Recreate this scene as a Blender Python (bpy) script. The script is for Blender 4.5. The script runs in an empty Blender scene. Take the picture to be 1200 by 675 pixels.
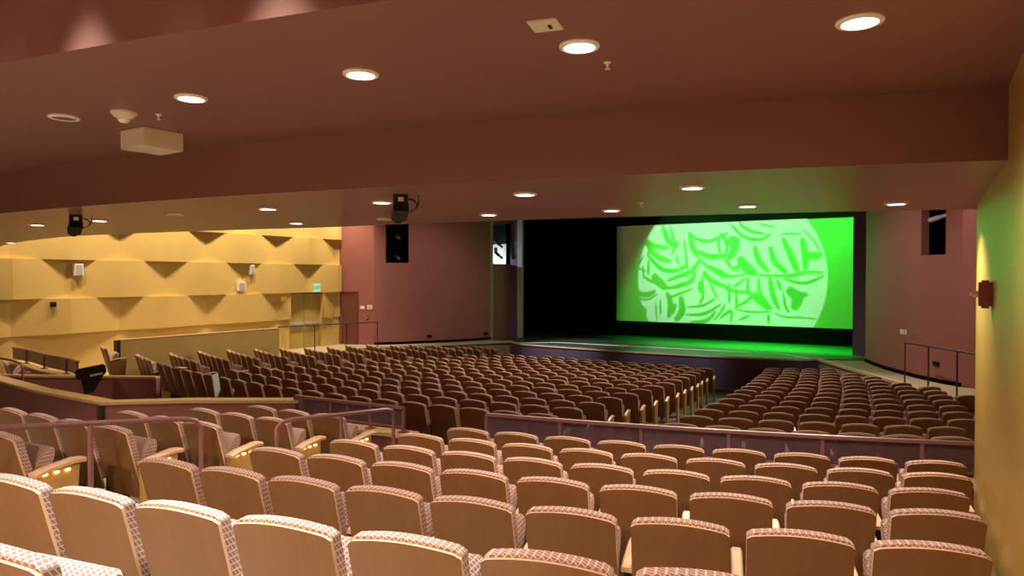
import bpy, bmesh, math, random
from mathutils import Vector, Matrix
random.seed(7)
scn = bpy.context.scene
COL = scn.collection
YC = 29.97          # centre of the curved rows, on the stage axis x = 0; z = 0 is the stage floor
D2R = math.pi / 180

# ------------------------------------------------------------------ materials
def new_mat(name):
    m = bpy.data.materials.new(name); m.use_nodes = True
    nt = m.node_tree
    return m, nt, nt.nodes['Principled BSDF']

def paint(name, col, rough=0.6, spec=0.4, var=0.06, scale=6.0, bump=0.0, bscale=60.0, metal=0.0):
    m, nt, b = new_mat(name)
    tc = nt.nodes.new('ShaderNodeTexCoord')
    nz = nt.nodes.new('ShaderNodeTexNoise'); nz.inputs['Scale'].default_value = scale; nz.inputs['Detail'].default_value = 3
    nt.links.new(tc.outputs['Object'], nz.inputs['Vector'])
    mix = nt.nodes.new('ShaderNodeMix'); mix.data_type = 'RGBA'
    mix.inputs[6].default_value = (*[c * (1 - var) for c in col], 1)
    mix.inputs[7].default_value = (*[min(1, c * (1 + var)) for c in col], 1)
    nt.links.new(nz.outputs['Fac'], mix.inputs[0]); nt.links.new(mix.outputs[2], b.inputs['Base Color'])
    b.inputs['Roughness'].default_value = rough
    b.inputs['Specular IOR Level'].default_value = spec
    b.inputs['Metallic'].default_value = metal
    if bump:
        n2 = nt.nodes.new('ShaderNodeTexNoise'); n2.inputs['Scale'].default_value = bscale
        nt.links.new(tc.outputs['Object'], n2.inputs['Vector'])
        bp = nt.nodes.new('ShaderNodeBump'); bp.inputs['Strength'].default_value = bump; bp.inputs['Distance'].default_value = 0.01
        nt.links.new(n2.outputs['Fac'], bp.inputs['Height']); nt.links.new(bp.outputs[0], b.inputs['Normal'])
    return m

def wood(name, c1, c2, rough=0.45, scale=3.0, stretch=(10, 10, 0.8), spec=0.4):
    m, nt, b = new_mat(name)
    tc = nt.nodes.new('ShaderNodeTexCoord'); mp = nt.nodes.new('ShaderNodeMapping')
    mp.inputs['Scale'].default_value = stretch
    nz = nt.nodes.new('ShaderNodeTexNoise'); nz.inputs['Scale'].default_value = scale; nz.inputs['Detail'].default_value = 6
    mix = nt.nodes.new('ShaderNodeMix'); mix.data_type = 'RGBA'
    mix.inputs[6].default_value = (*c1, 1); mix.inputs[7].default_value = (*c2, 1)
    nt.links.new(tc.outputs['Object'], mp.inputs[0]); nt.links.new(mp.outputs[0], nz.inputs['Vector'])
    nt.links.new(nz.outputs['Fac'], mix.inputs[0]); nt.links.new(mix.outputs[2], b.inputs['Base Color'])
    b.inputs['Roughness'].default_value = rough; b.inputs['Specular IOR Level'].default_value = spec
    return m

def fabric(name, base, line, k=35.0):
    """upholstery: a diamond lattice of pale thread on a mauve ground"""
    m, nt, b = new_mat(name)
    N = nt.nodes.new; L = nt.links.new
    tc = N('ShaderNodeTexCoord'); sp = N('ShaderNodeSeparateXYZ'); L(tc.outputs['Object'], sp.inputs[0])
    def ma(op, a, bb=None):
        n = N('ShaderNodeMath'); n.operation = op
        for i, x in enumerate((a, bb)):
            if x is None: continue
            if isinstance(x, (int, float)): n.inputs[i].default_value = x
            else: L(x, n.inputs[i])
        return n.outputs[0]
    u = ma('ADD', sp.outputs[0], ma('MULTIPLY', sp.outputs[1], 0.75))
    v = ma('ADD', sp.outputs[2], ma('MULTIPLY', sp.outputs[1], 0.75))
    def line_(s):
        f = ma('FRACT', ma('MULTIPLY', s, k))
        return ma('LESS_THAN', ma('ABSOLUTE', ma('SUBTRACT', f, 0.5)), 0.11)
    g = ma('MAXIMUM', line_(ma('ADD', u, v)), line_(ma('SUBTRACT', u, v)))
    mix = N('ShaderNodeMix'); mix.data_type = 'RGBA'
    mix.inputs[6].default_value = (*base, 1); mix.inputs[7].default_value = (*line, 1)
    L(g, mix.inputs[0]); L(mix.outputs[2], b.inputs['Base Color'])
    b.inputs['Roughness'].default_value = 0.9; b.inputs['Specular IOR Level'].default_value = 0.15
    b.inputs['Sheen Weight'].default_value = 0.15
    return m

def glow(name, col, strength):
    m, nt, b = new_mat(name)
    nt.nodes.remove(b)
    e = nt.nodes.new('ShaderNodeEmission'); e.inputs[0].default_value = (*col, 1); e.inputs[1].default_value = strength
    nt.links.new(e.outputs[0], nt.nodes['Material Output'].inputs[0])
    return m

def mesh_sheet(name, col, clear):
    """fine perforated sheet: part of what lies behind shows through"""
    m, nt, b = new_mat(name)
    b.inputs['Base Color'].default_value = (*col, 1); b.inputs['Roughness'].default_value = 0.55
    t = nt.nodes.new('ShaderNodeBsdfTransparent'); mx = nt.nodes.new('ShaderNodeMixShader')
    mx.inputs[0].default_value = clear
    nt.links.new(b.outputs[0], mx.inputs[1]); nt.links.new(t.outputs[0], mx.inputs[2])
    nt.links.new(mx.outputs[0], nt.nodes['Material Output'].inputs[0])
    return m

M = dict(
    red=paint('brick_red_paint', (0.245, 0.102, 0.078), 0.42, 0.5, 0.05, 3),
    red_soffit=paint('soffit_red_paint', (0.30, 0.14, 0.106), 0.3, 0.6, 0.05, 2),
    red_wall=paint('rose_red_wall_paint', (0.29, 0.112, 0.098), 0.6, 0.3, 0.05, 2),
    yellow=paint('ochre_plaster', (0.68, 0.475, 0.165), 0.6, 0.3, 0.07, 2.5),
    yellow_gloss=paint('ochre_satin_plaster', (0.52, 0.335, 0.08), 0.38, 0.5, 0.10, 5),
    yellow_door=paint('ochre_door_paint', (0.55, 0.38, 0.12), 0.45, 0.4, 0.04, 4),
    purple=paint('plum_paint', (0.10, 0.072, 0.135), 0.6, 0.3, 0.06, 4),
    purple_metal=paint('mauve_painted_steel', (0.25, 0.105, 0.115), 0.35, 0.5, 0.05, 8),
    dark_metal=paint('dark_plum_steel', (0.045, 0.022, 0.024), 0.4, 0.5, 0.05, 8),
    guard=mesh_sheet('plum_perforated_sheet', (0.12, 0.06, 0.08), 0.32),
    black=paint('black_steel', (0.008, 0.008, 0.009), 0.5, 0.3, 0.1, 12),
    drape=paint('black_drape', (0.004, 0.004, 0.0045), 0.95, 0.05, 0.2, 4),
    stage=paint('black_stage_paint', (0.055, 0.07, 0.06), 0.36, 0.5, 0.2, 1.2, 0.05, 14),
    cyc=paint('white_cyclorama_cloth', (0.78, 0.8, 0.78), 0.9, 0.05, 0.01, 2),
    carpet=paint('grey_brown_carpet', (0.20, 0.175, 0.14), 0.95, 0.05, 0.2, 30, 0.2, 200),
    concrete=paint('pale_concrete', (0.45, 0.43, 0.36), 0.7, 0.3, 0.1, 5),
    block_floor=paint('dark_grey_floor', (0.12, 0.105, 0.08), 0.7, 0.3, 0.1, 5),  # tone kept dark to hold down light bouncing onto the seat backs
    walk=paint('pale_walkway_floor', (0.40, 0.33, 0.215), 0.55, 0.4, 0.08, 3),
    nosing=paint('pale_edge_strip', (0.62, 0.52, 0.36), 0.45, 0.4, 0.05, 8),
    cap=wood('maple_cap', (0.60, 0.38, 0.18), (0.70, 0.47, 0.25), 0.4, 4, (2, 2, 2)),
    seat_wood=wood('stained_seat_back', (0.175, 0.074, 0.024), (0.255, 0.110, 0.037), 0.42, 2.2, (9, 9, 0.9)),
    maple=wood('pale_maple', (0.74, 0.47, 0.28), (0.84, 0.57, 0.37), 0.35, 4, (3, 3, 3)),
    endpanel=wood('aisle_end_panel', (0.52, 0.31, 0.09), (0.6, 0.37, 0.13), 0.45, 3, (6, 6, 1)),
    fabric=fabric('diamond_upholstery', (0.30, 0.16, 0.14), (0.64, 0.49, 0.43)),
    dark_grey=paint('dark_grey_metal', (0.07, 0.07, 0.072), 0.4, 0.5, 0.05, 8),
    plastic=paint('ivory_plastic', (0.72, 0.62, 0.47), 0.45, 0.4, 0.02, 8),
    white=paint('white_plastic', (0.82, 0.82, 0.8), 0.4, 0.4, 0.02, 8),
    grille=paint('grey_speaker_grille', (0.45, 0.47, 0.48), 0.7, 0.2, 0.05, 80),
    trimring=paint('pale_trim_ring', (0.92, 0.84, 0.75), 0.4, 0.4, 0.02, 8),
    alarm=paint('red_alarm_plastic', (0.21, 0.028, 0.022), 0.35, 0.5, 0.03, 8),
    chrome=paint('brushed_steel', (0.5, 0.48, 0.45), 0.3, 0.5, 0.03, 10, metal=1.0),
    greyboard=paint('grey_green_board', (0.36, 0.40, 0.36), 0.6, 0.3, 0.05, 6),
    paper=paint('paper', (0.85, 0.78, 0.6), 0.8, 0.2, 0.02, 8),
    dark_red_door=paint('dark_rose_door', (0.155, 0.05, 0.04), 0.5, 0.35, 0.04, 4),
    lens=glow('downlight_lens', (1.0, 0.93, 0.84), 14.0),
    lens_far=glow('downlight_lens_warm', (1.0, 0.9, 0.78), 9.0),
    lens_off=paint('unlit_lens', (0.16, 0.12, 0.10), 0.35, 0.4, 0.03, 8),
    step_light=glow('aisle_step_lamp', (1.0, 0.58, 0.14), 16.0),
    exit_glow=glow('exit_sign_face', (0.55, 1.0, 0.6), 0.75),
    exit_text=paint('exit_letters', (0.02, 0.30, 0.06), 0.5, 0.3, 0.02, 8),
    clear_lens=paint('strobe_lens', (0.7, 0.62, 0.5), 0.2, 0.6, 0.02, 8),
)

# ------------------------------------------------------------------ mesh helpers
class MB:
    def __init__(self): self.v = []; self.f = []; self.m = []
    def quad(self, pts, mi=0):
        n = len(self.v); self.v += [tuple(p) for p in pts]; self.f.append(tuple(range(n, n + len(pts)))); self.m.append(mi)
    def box(self, lo, hi, mi=0, mat=None):
        x0, y0, z0 = lo; x1, y1, z1 = hi
        p = [Vector(q) for q in ((x0, y0, z0), (x1, y0, z0), (x1, y1, z0), (x0, y1, z0), (x0, y0, z1), (x1, y0, z1), (x1, y1, z1), (x0, y1, z1))]
        if mat is not None: p = [mat @ q for q in p]
        n = len(self.v); self.v += [tuple(q) for q in p]
        for f in ((0, 3, 2, 1), (4, 5, 6, 7), (0, 1, 5, 4), (1, 2, 6, 5), (2, 3, 7, 6), (3, 0, 4, 7)):
            self.f.append(tuple(n + i for i in f)); self.m.append(mi)
    def prism(self, poly, z0, z1, mi=0):
        n = len(self.v); k = len(poly)
        self.v += [(x, y, z0) for x, y in poly] + [(x, y, z1) for x, y in poly]
        self.f.append(tuple(n + i for i in reversed(range(k)))); self.m.append(mi)
        self.f.append(tuple(n + k + i for i in range(k))); self.m.append(mi)
        for i in range(k):
            j = (i + 1) % k
            self.f.append((n + i, n + j, n + k + j, n + k + i)); self.m.append(mi)
    def sweep(self, path, prof, closed_prof=True, caps=True, mi=0, up=(0, 0, 1)):
        """a profile of (sideways, upwards) offsets swept along a path"""
        path = [Vector(p) for p in path]; up = Vector(up); n0 = len(self.v); k = len(prof)
        for i, p in enumerate(path):
            a = path[max(i - 1, 0)]; b = path[min(i + 1, len(path) - 1)]
            t = (b - a).normalized(); s = t.cross(up)
            if s.length < 1e-4: s = Vector((1, 0, 0))
            s.normalize(); w = s.cross(t).normalized()
            self.v += [tuple(p + s * x + w * y) for x, y in prof]
        for i in range(len(path) - 1):
            for j in range(k if closed_prof else k - 1):
                a = n0 + i * k + j; b = n0 + i * k + (j + 1) % k
                self.f.append((a, b, b + k, a + k)); self.m.append(mi)
        if caps and closed_prof:
            self.f.append(tuple(n0 + j for j in reversed(range(k)))); self.m.append(mi)
            self.f.append(tuple(n0 + (len(path) - 1) * k + j for j in range(k))); self.m.append(mi)
    def tube(self, path, r, n=10, mi=0):
        self.sweep(path, [(r * math.cos(2 * math.pi * i / n), r * math.sin(2 * math.pi * i / n)) for i in range(n)], mi=mi)
    def lathe(self, prof, n=24, c=(0, 0, 0), mi=0, mat=None):
        n0 = len(self.v); k = len(prof)
        for i in range(n):
            a = 2 * math.pi * i / n
            for r, z in prof:
                p = Vector((r * math.cos(a), r * math.sin(a), z))
                if mat is not None: p = mat @ p
                self.v.append(tuple(p + Vector(c)))
        for i in range(n):
            for j in range(k - 1):
                a = n0 + i * k + j; b = n0 + ((i + 1) % n) * k + j
                self.f.append((a, b, b + 1, a + 1)); self.m.append(mi)
    def me(self, name, mats, smooth=False, bevel=0.0):
        me = bpy.data.meshes.new(name); me.from_pydata(self.v, [], self.f)
        for m in (mats if isinstance(mats, (list, tuple)) else [mats]): me.materials.append(m)
        me.polygons.foreach_set('material_index', self.m)
        bm = bmesh.new(); bm.from_mesh(me)
        bmesh.ops.remove_doubles(bm, verts=bm.verts, dist=1e-5)
        bmesh.ops.recalc_face_normals(bm, faces=bm.faces)
        if bevel:
            bmesh.ops.bevel(bm, geom=[e for e in bm.edges if len(e.link_faces) == 2 and e.calc_face_angle(0) > 0.6], offset=bevel, segments=2, affect='EDGES', clamp_overlap=True)
        bm.to_mesh(me); bm.free()
        if smooth:
            me.polygons.foreach_set('use_smooth', [True] * len(me.polygons))
            try: me.set_sharp_from_angle(angle=0.33 if name.startswith('wall_front') else 0.7)
            except Exception: pass
        me.update()
        return me
    def build(self, name, mats, parent=None, smooth=False, bevel=0.0):
        o = bpy.data.objects.new(name, self.me(name, mats, smooth, bevel)); COL.objects.link(o)
        if parent is not None: o.parent = parent
        return o

def tag(o, label, cat, group=None):
    o['label'] = label; o['category'] = cat
    if group: o['group'] = group
    return o
def struct(o): o['kind'] = 'structure'; return o
def empty(name, loc=(0, 0, 0), rz=0.0, rx=0.0):
    o = bpy.data.objects.new(name, None); COL.objects.link(o); o.location = loc; o.rotation_euler = (rx, 0, rz); o.empty_display_size = 0.1
    return o
def P(R, th, z): return (R * math.sin(th), YC - R * math.cos(th), z)
def arcpath(R, t0, t1, z, n=40):
    return [P(R if not callable(R) else R(t0 + (t1 - t0) * i / n), t0 + (t1 - t0) * i / n, z) for i in range(n + 1)]
def th_at_x(x, R): return math.asin(max(-1, min(1, x / R)))
def wall_x(y): return 8.95 - (y - 4.4) * 0.033         # the near ochre wall beside the camera

# ------------------------------------------------------------------ camera
cam = bpy.data.cameras.new('camera'); co = bpy.data.objects.new('camera', cam); COL.objects.link(co)
co.location = (8.74, 0, 2.38)
co.rotation_euler = ((90 - 0.88) * D2R, 0, 32.77 * D2R)
cam.sensor_width = 36; cam.lens = 36 * 814 / 1200; cam.clip_start = 0.05; cam.clip_end = 200
scn.camera = co

# ------------------------------------------------------------------ floors
REAR_R = [24.57, 25.34, 26.15, 26.99, 27.81, 28.92, 29.75]
REAR_TOP = [.76, .85, .95, 1.065, 1.165, 1.38, 1.52]
SEAT_H = 0.85
FR_R = [22.3 - .775 * i for i in range(15)]
FR_TOP = [.50 - .043 * i for i in range(15)]
def front_floor(i): return FR_TOP[i] - SEAT_H

def sector_steps(name, edges, t0, t1, mat, n=60):
    """terraces: edges = [(Router, Rinner, z)] from the back to the front, each with the riser down to the next"""
    mb = MB()
    for k, (Ro, Ri, z) in enumerate(edges):
        a = arcpath(Ro, t0, t1, z, n); b = arcpath(Ri, t0, t1, z, n)
        for i in range(n): mb.quad([a[i], a[i + 1], b[i + 1], b[i]])
        if k + 1 < len(edges):
            c = arcpath(Ri, t0, t1, edges[k + 1][2], n)
            for i in range(n): mb.quad([b[i], b[i + 1], c[i + 1], c[i]])
    return mb.build(name, mat)

ed = [(34.0, 29.95, REAR_TOP[6] - SEAT_H)]
for k in range(6, -1, -1):
    ed.append((REAR_R[k] + .20, (REAR_R[k - 1] + .20) if k else 23.55, REAR_TOP[k] - SEAT_H))
ed[0] = (36.0, REAR_R[6] + .20, 0.83)
struct(sector_steps('floor_rear', ed, -40 * D2R, 24 * D2R, M['concrete']))
ed = [(23.55, FR_R[0] + .2, FR_TOP[0] - SEAT_H)]
for i in range(15):
    ed.append((FR_R[i] + .2, FR_R[i + 1] + .2 if i < 14 else 10.6, front_floor(i)))
ed.append((10.6, 7.6, front_floor(14)))
struct(sector_steps('floor_front', ed, -52 * D2R, 52 * D2R, M['block_floor'], 90))

def aisle(name, sgn):
    mb = MB()
    for i in range(15):
        z = front_floor(i) + .004; R0, R1 = FR_R[i] + .2, (FR_R[i + 1] + .2 if i < 14 else 9.6)
        xa, xb = AI[i]
        pts = [(sgn * xa, YC - math.sqrt(R0 * R0 - xa * xa)), (sgn * xb, YC - math.sqrt(R0 * R0 - xb * xb)), (sgn * xb, YC - math.sqrt(R1 * R1 - xb * xb)), (sgn * xa, YC - math.sqrt(R1 * R1 - xa * xa))]
        mb.quad([(x, y, z) for x, y in pts])
        if i < 14: mb.quad([(pts[2][0], pts[2][1], z), (pts[3][0], pts[3][1], z), (pts[3][0], pts[3][1], z - .043), (pts[2][0], pts[2][1], z - .043)])
    return struct(mb.build(name, M['carpet']))
AI = [(4.62 - .058 * i, 5.5 - .083 * i) for i in range(15)]
aisle('floor_aisle_right', 1); aisle('floor_aisle_left', -1)

# ------------------------------------------------------------------ stage
ZP = front_floor(14)
front_edge = [(-5.35, 21.75), (-4.4, 21.05), (-2.2, 20.9), (0, 20.85), (2.4, 20.98), (4.9, 21.45), (5.3, 21.85)]
mb = MB(); mb.prism(front_edge + [(9.5, 23.6), (9.5, 29.5), (-9.5, 29.5), (-9.5, 23.6)], -0.06, 0.0)
struct(mb.build('floor_stage', M['stage']))
mb = MB()
for a, b in zip(front_edge, front_edge[1:]):
    mb.quad([(*a, ZP - .1), (*b, ZP - .1), (*b, -.06), (*a, -.06)])
struct(mb.build('wall_stage_front', M['purple']))
mb = MB(); mb.sweep([(x, y - .012, -0.015) for x, y in front_edge], [(-.02, -.03), (.02, -.03), (.02, .022), (-.02, .022)])
struct(mb.build('trim_1', M['nosing']))
mb = MB(); mb.sweep([(-4.7, 21.15, .003), (-3.65, 22.2, .003), (0.2, 22.42, .003), (4.15, 22.62, .003), (5.1, 21.75, .003)], [(-.09, -.003), (.09, -.003), (.09, .003), (-.09, .003)])
tag(mb.build('floor_tape', M['white']), 'white tape line marking the apron on the black stage floor', 'tape')

# side walkways at stage level, with pale edge strips
def ramp_x(y): return 5.24 + .6 * (21.96 - y)
for s in (1, -1):
    poly = [(s * 5.3, 21.95), (s * ramp_x(18.2), 18.2), (s * 8.3, 16.6), (s * 8.35, 8.2), (s * 10.4, 8.2), (s * 10.4, 19.0), (s * 7.6, 23.6), (s * 5.6, 23.6)]
    if s < 0: poly = poly[::-1]
    mb = MB(); mb.prism(poly, -1.2, -0.03)
    struct(mb.build('floor_walkway_' + ('right' if s > 0 else 'left'), M['walk']))
    mb = MB(); mb.sweep([(s * 5.3, 21.9, -.02), (s * ramp_x(18.2), 18.2, -.02), (s * 8.3, 16.6, -.02)], [(-.05, -.04), (.05, -.04), (.05, .03), (-.05, .03)])
    struct(mb.build('trim_2' if s > 0 else 'trim_3', M['nosing']))

# ------------------------------------------------------------------ ceilings
Z_SOF, Z_CEIL, Z_UP = 2.99, 3.37, 4.15
R_FASC = 27.05
def R_far(t):
    d = t / D2R
    return 24.17 if d > 5 else min(24.95, 24.17 + (5 - d) * .075)
TL, TR = -24.5 * D2R, 21.0 * D2R
n = 64
def xlim(p):       # keep the underside between the side walls
    x, y, z = p
    return (max(-10.3, min(x, wall_x(y) + .02)), y, z)
mb = MB()
a = [xlim(p) for p in arcpath(R_FASC, -24 * D2R, 21.5 * D2R, Z_SOF, n)]; b = [xlim(p) for p in arcpath(R_far, -26 * D2R, 22.2 * D2R, Z_SOF, n)]
for i in range(n): mb.quad([a[i], b[i], b[i + 1], a[i + 1]])
struct(mb.build('ceiling_soffit', M['red_soffit'], smooth=False))
mb = MB()
a2 = [xlim(p) for p in arcpath(R_FASC, -24 * D2R, 21.5 * D2R, Z_CEIL, n)]
for i in range(n): mb.quad([a[i], a[i + 1], a2[i + 1], a2[i]])
struct(mb.build('wall_fascia', M['red']))
R_STEP = 28.97
mb = MB(); c = [xlim(p) for p in arcpath(R_STEP, -24 * D2R, 21.5 * D2R, Z_CEIL, n)]
for i in range(n): mb.quad([a2[i], a2[i + 1], c[i + 1], c[i]])
struct(mb.build('ceiling', M['red']))
mb = MB(); d = [xlim(p) for p in arcpath(R_STEP, -24 * D2R, 21.5 * D2R, Z_UP, n)]
for i in range(n): mb.quad([c[i], c[i + 1], d[i + 1], d[i]])
struct(mb.build('wall_ceiling_riser', M['red']))
mb = MB(); e_ = [xlim(p) for p in arcpath(36.0, -24 * D2R, 21.5 * D2R, Z_UP, n)]
for i in range(n): mb.quad([d[i], d[i + 1], e_[i + 1], e_[i]])
struct(mb.build('ceiling_upper', M['red']))
# the front face of the gallery and the high ceiling of the house
mb = MB(); up = [(x, y, 7.0) for x, y, z in b]
for i in range(n): mb.quad([b[i], b[i + 1], up[i + 1], up[i]])
struct(mb.build('wall_gallery_front', M['red']))
mb = MB(); mb.quad([(-11, 4.5, 7.0), (10.5, 4.5, 7.0), (10.5, 23.7, 7.0), (-11, 23.7, 7.0)])
struct(mb.build('ceiling_house', M['red']))

# ------------------------------------------------------------------ walls
# near ochre wall beside the camera
mb = MB()
ys = [-6, 0, 2, 4, 5, 6, 7.0]
prof = [(wall_x(y), y) for y in ys] + [(8.865, 7.3), (8.90, 7.46), (9.0, 7.55)]
for (x0, y0), (x1, y1) in zip(prof, prof[1:]): mb.quad([(x0, y0, -1.4), (x1, y1, -1.4), (x1, y1, 7), (x0, y0, 7)])
mb.quad([(9.0, 7.55, -1.4), (10.4, 7.55, -1.4), (10.4, 7.55, 7), (9.0, 7.55, 7)])
struct(mb.build('wall_right', M['yellow_gloss'], smooth=True))
# far house wall behind it
mb = MB(); mb.quad([(10.4, 7.5, -1.4), (10.4, 17.62, -1.4), (10.4, 17.62, 7), (10.4, 7.5, 7)])
struct(mb.build('wall_right_front', M['yellow']))

# pleated ochre wall opposite: five bands of folded plaster, the folds of each band offset by half
XW = -10.0
PER, Y_A = 2.52, 9.85
DEP = 0.15
def fold(y, phase):
    t = ((y - Y_A) / PER + phase) % 1.0
    return DEP * abs(2 * t - 1)
bands = [(-1.4, 0.98, 0.0), (0.98, 1.86, 0.5), (1.86, 2.82, 0.0), (2.82, 3.72, 0.5), (3.72, 4.65, 0.0), (4.65, 7.0, 0.5)]
mb = MB()
ystart, yend = 4.0, 17.62
brk = sorted(set([ystart, yend] + [Y_A + PER * .5 * k for k in range(-8, 10) if ystart < Y_A + PER * .5 * k < yend]))
DY0, DY1, DZ = 15.42, 16.82, 1.82       # the doorway
brk = sorted(set(brk + [DY0, DY1]))
for bi, (z0, z1, ph) in enumerate(bands):
    flat = bi == 0
    def X(y): return XW + (0.0 if flat else fold(y, ph) + .02)
    for y0, y1 in zip(brk, brk[1:]):
        if DY0 - .01 <= y0 and y1 <= DY1 + .01 and z0 < DZ:
            if z1 <= DZ + .1: continue
        mb.quad([(X(y0), y0, z0), (X(y1), y1, z0), (X(y1), y1, z1), (X(y0), y0, z1)])
        for z in ((z0,) if flat else (z0, z1)):
            mb.quad([(XW - .3, y0, z), (X(y0), y0, z), (X(y1), y1, z), (XW - .3, y1, z)])
    for y in (yend,) + ((DY0, DY1) if z1 <= DZ + .1 else ()):
        mb.quad([(XW - .3, y, z0), (X(y), y, z0), (X(y), y, z1), (XW - .3, y, z1)])
struct(mb.build('wall_left', M['yellow']))
mb = MB(); mb.quad([(XW - .3, DY0, -.1), (XW - .3, DY1, -.1), (XW - .3, DY1, 1.9), (XW - .3, DY0, 1.9)])
struct(mb.build('wall_left_reveal', M['yellow']))
# the closing ends of the house, behind the camera and beyond the sides
mb = MB(); mb.quad([(-10.4, 4.0, -1.4), (-10.4, 4.0, 7), (-10.4, -2.0, 7), (-10.4, -2.0, -1.4)])
mb.quad([(XW - .3, 4.0, -1.4), (-10.4, 4.0, -1.4), (-10.4, 4.0, 7), (XW - .3, 4.0, 7)])
struct(mb.build('wall_left_rear', M['yellow']))

mb = MB(); wr = arcpath(36.0, -24 * D2R, 22 * D2R, .8, 30)
for p, q in zip(wr, wr[1:]): mb.quad([p, q, (q[0], q[1], Z_UP), (p[0], p[1], Z_UP)])
struct(mb.build('wall_rear', M['dark_red_door']))

# curved rose walls either side of the proscenium
cw = [(10.3, 17.58), (8.80, 18.15), (8.48, 18.43), (7.98, 19.08), (7.55, 19.78), (7.1, 20.6), (6.75, 21.45), (6.5, 22.15)]
def cwall(s):
    mb = MB()
    # the tall slot for side lighting sits between x 7.9 and 8.36
    pts = [(s * x, y) for x, y in cw]
    for i, (a, b) in enumerate(zip(pts, pts[1:])):
        if i in (2, ):
            mb.quad([(*a, -1.4), (*b, -1.4), (*b, 2.9), (*a, 2.9)])
            mb.quad([(*a, 4.9), (*b, 4.9), (*b, 7), (*a, 7)])
            # black niche behind
            va, vb = Vector((*a, 0)), Vector((*b, 0)); nrm = Vector((s * .87, .5, 0)) * .8
            ba, bb = va + nrm, vb + nrm
            for p, q, mi in ((va, ba, 1), (vb + nrm * .22, vb, 0 if s > 0 else 1), (bb, vb + nrm * .22, 1), (ba, bb, 1)):
                mb.quad([(p.x, p.y, 2.9), (q.x, q.y, 2.9), (q.x, q.y, 4.9), (p.x, p.y, 4.9)], mi)
            for z in (2.9, 4.9): mb.quad([(va.x, va.y, z), (vb.x, vb.y, z), (bb.x, bb.y, z), (ba.x, ba.y, z)], 0 if z < 3 else 1)
        else:
            mb.quad([(*a, -1.4), (*b, -1.4), (*b, 7), (*a, 7)])
    return struct(mb.build('wall_front_' + ('right' if s > 0 else 'left'), [M['red_wall'], M['drape']], smooth=True))
cwall(1)
cwall(-1)
for s in (1, -1):
    mb = MB(); mb.sweep([(s * (x - .012), y - .006, .01) for x, y in cw[1:]], [(-.012, -.06), (.012, -.06), (.012, .05), (-.012, .05)])
    struct(mb.build('baseboard_' + ('right' if s > 0 else 'left'), M['drape']))

# short return wall to the proscenium, with the lighting opening and a door below it (far side as seen)
xs, y0, y1 = 6.40, 22.15, 23.42
for s in (-1, 1):
    mb = MB()
    X0, X1 = s * 6.5, s * 6.42
    def wp(t, z): return (X0 + (X1 - X0) * t, y0 + (y1 - y0) * t, z)
    for t0, t1, z0, z1, mi in ((0, .12, -1.4, 7, 1), (.12, 1, -1.4, 2.9, 0), (.12, 1, 4.5, 7, 0)):
        mb.quad([wp(t0, z0), wp(t1, z0), wp(t1, z1), wp(t0, z1)], mi)
    off = Vector((s * .9, 0, 0))
    A = Vector(wp(.12, 0)); B = Vector(wp(1, 0))
    for p, q, mi in ((A, A + off, 3), (B + off, B, 2), (A + off, B + off, 2)):
        mb.quad([(p.x, p.y, 2.9), (q.x, q.y, 2.9), (q.x, q.y, 3.72), (p.x, p.y, 3.72)], mi if s < 0 else 3)
        mb.quad([(p.x, p.y, 3.72), (q.x, q.y, 3.72), (q.x, q.y, 4.5), (p.x, p.y, 4.5)], 3)
    for z in (2.9, 4.5): mb.quad([(A.x, A.y, z), (B.x, B.y, z), (B.x + off.x, B.y, z), (A.x + off.x, A.y, z)], 3)
    struct(mb.build('wall_side_' + ('right' if s > 0 else 'left'), [M['red_wall'], M['walk'], M['white'], M['black']]))
    # proscenium pilaster: plum with a pale inner strip
    mb = MB(); mb.box((min(s * 6.02, s * 6.62), 23.42, -.03), (max(s * 6.02, s * 6.62), 23.55, 7))
    struct(mb.build('pillar_' + ('right' if s > 0 else 'left'), M['purple']))
    if s < 0:
        mb = MB(); mb.box((-6.06, 23.38, -.03), (-5.84, 23.50, 7))
        struct(mb.build('trim_4', M['greyboard']))
mb = MB(); mb.box((-6.02, 23.5, 5.2), (6.02, 23.9, 7))
struct(mb.build('wall_proscenium_header', M['purple']))

# stage house: black walls, borders and legs
mb = MB()
mb.quad([(-9.5, 23.9, -.02), (-9.5, 29.4, -.02), (-9.5, 29.4, 9), (-9.5, 23.9, 9)])
mb.quad([(9.5, 23.9, -.02), (9.5, 29.4, -.02), (9.5, 29.4, 9), (9.5, 23.9, 9)])
mb.quad([(-9.5, 29.4, -.02), (9.5, 29.4, -.02), (9.5, 29.4, 9), (-9.5, 29.4, 9)])
mb.quad([(-9.5, 23.9, 9), (9.5, 23.9, 9), (9.5, 29.4, 9), (-9.5, 29.4, 9)])
struct(mb.build('wall_stage', M['drape']))
def drape(name, x0, x1, y, z0, z1, label, cat, pleat=.045, per=.22, grp=None):
    mb = MB(); k = max(8, int((x1 - x0) / per * 8)); rows_ = []
    for i in range(k + 1):
        x = x0 + (x1 - x0) * i / k; rows_.append((x, y + pleat * math.sin(2 * math.pi * (x - x0) / per)))
    for (a, ya), (b, yb) in zip(rows_, rows_[1:]):
        mb.quad([(a, ya, z0), (b, yb, z0), (b, yb, z1), (a, ya, z1)])
        mb.quad([(a, ya + .02, z0), (b, yb + .02, z0), (b, yb + .02, z1), (a, ya + .02, z1)])
    return tag(mb.build(name, M['drape'], smooth=True), label, cat, grp)
drape('stage_curtain', -8.2, -2.98, 26.1, 0.0, 8.0, 'wide black drape hanging on the dark side of the stage', 'curtain')
drape('stage_curtain', 5.75, 7.6, 26.1, 0.0, 8.0, 'narrow black drape at the bright end of the lit screen', 'curtain')
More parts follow.
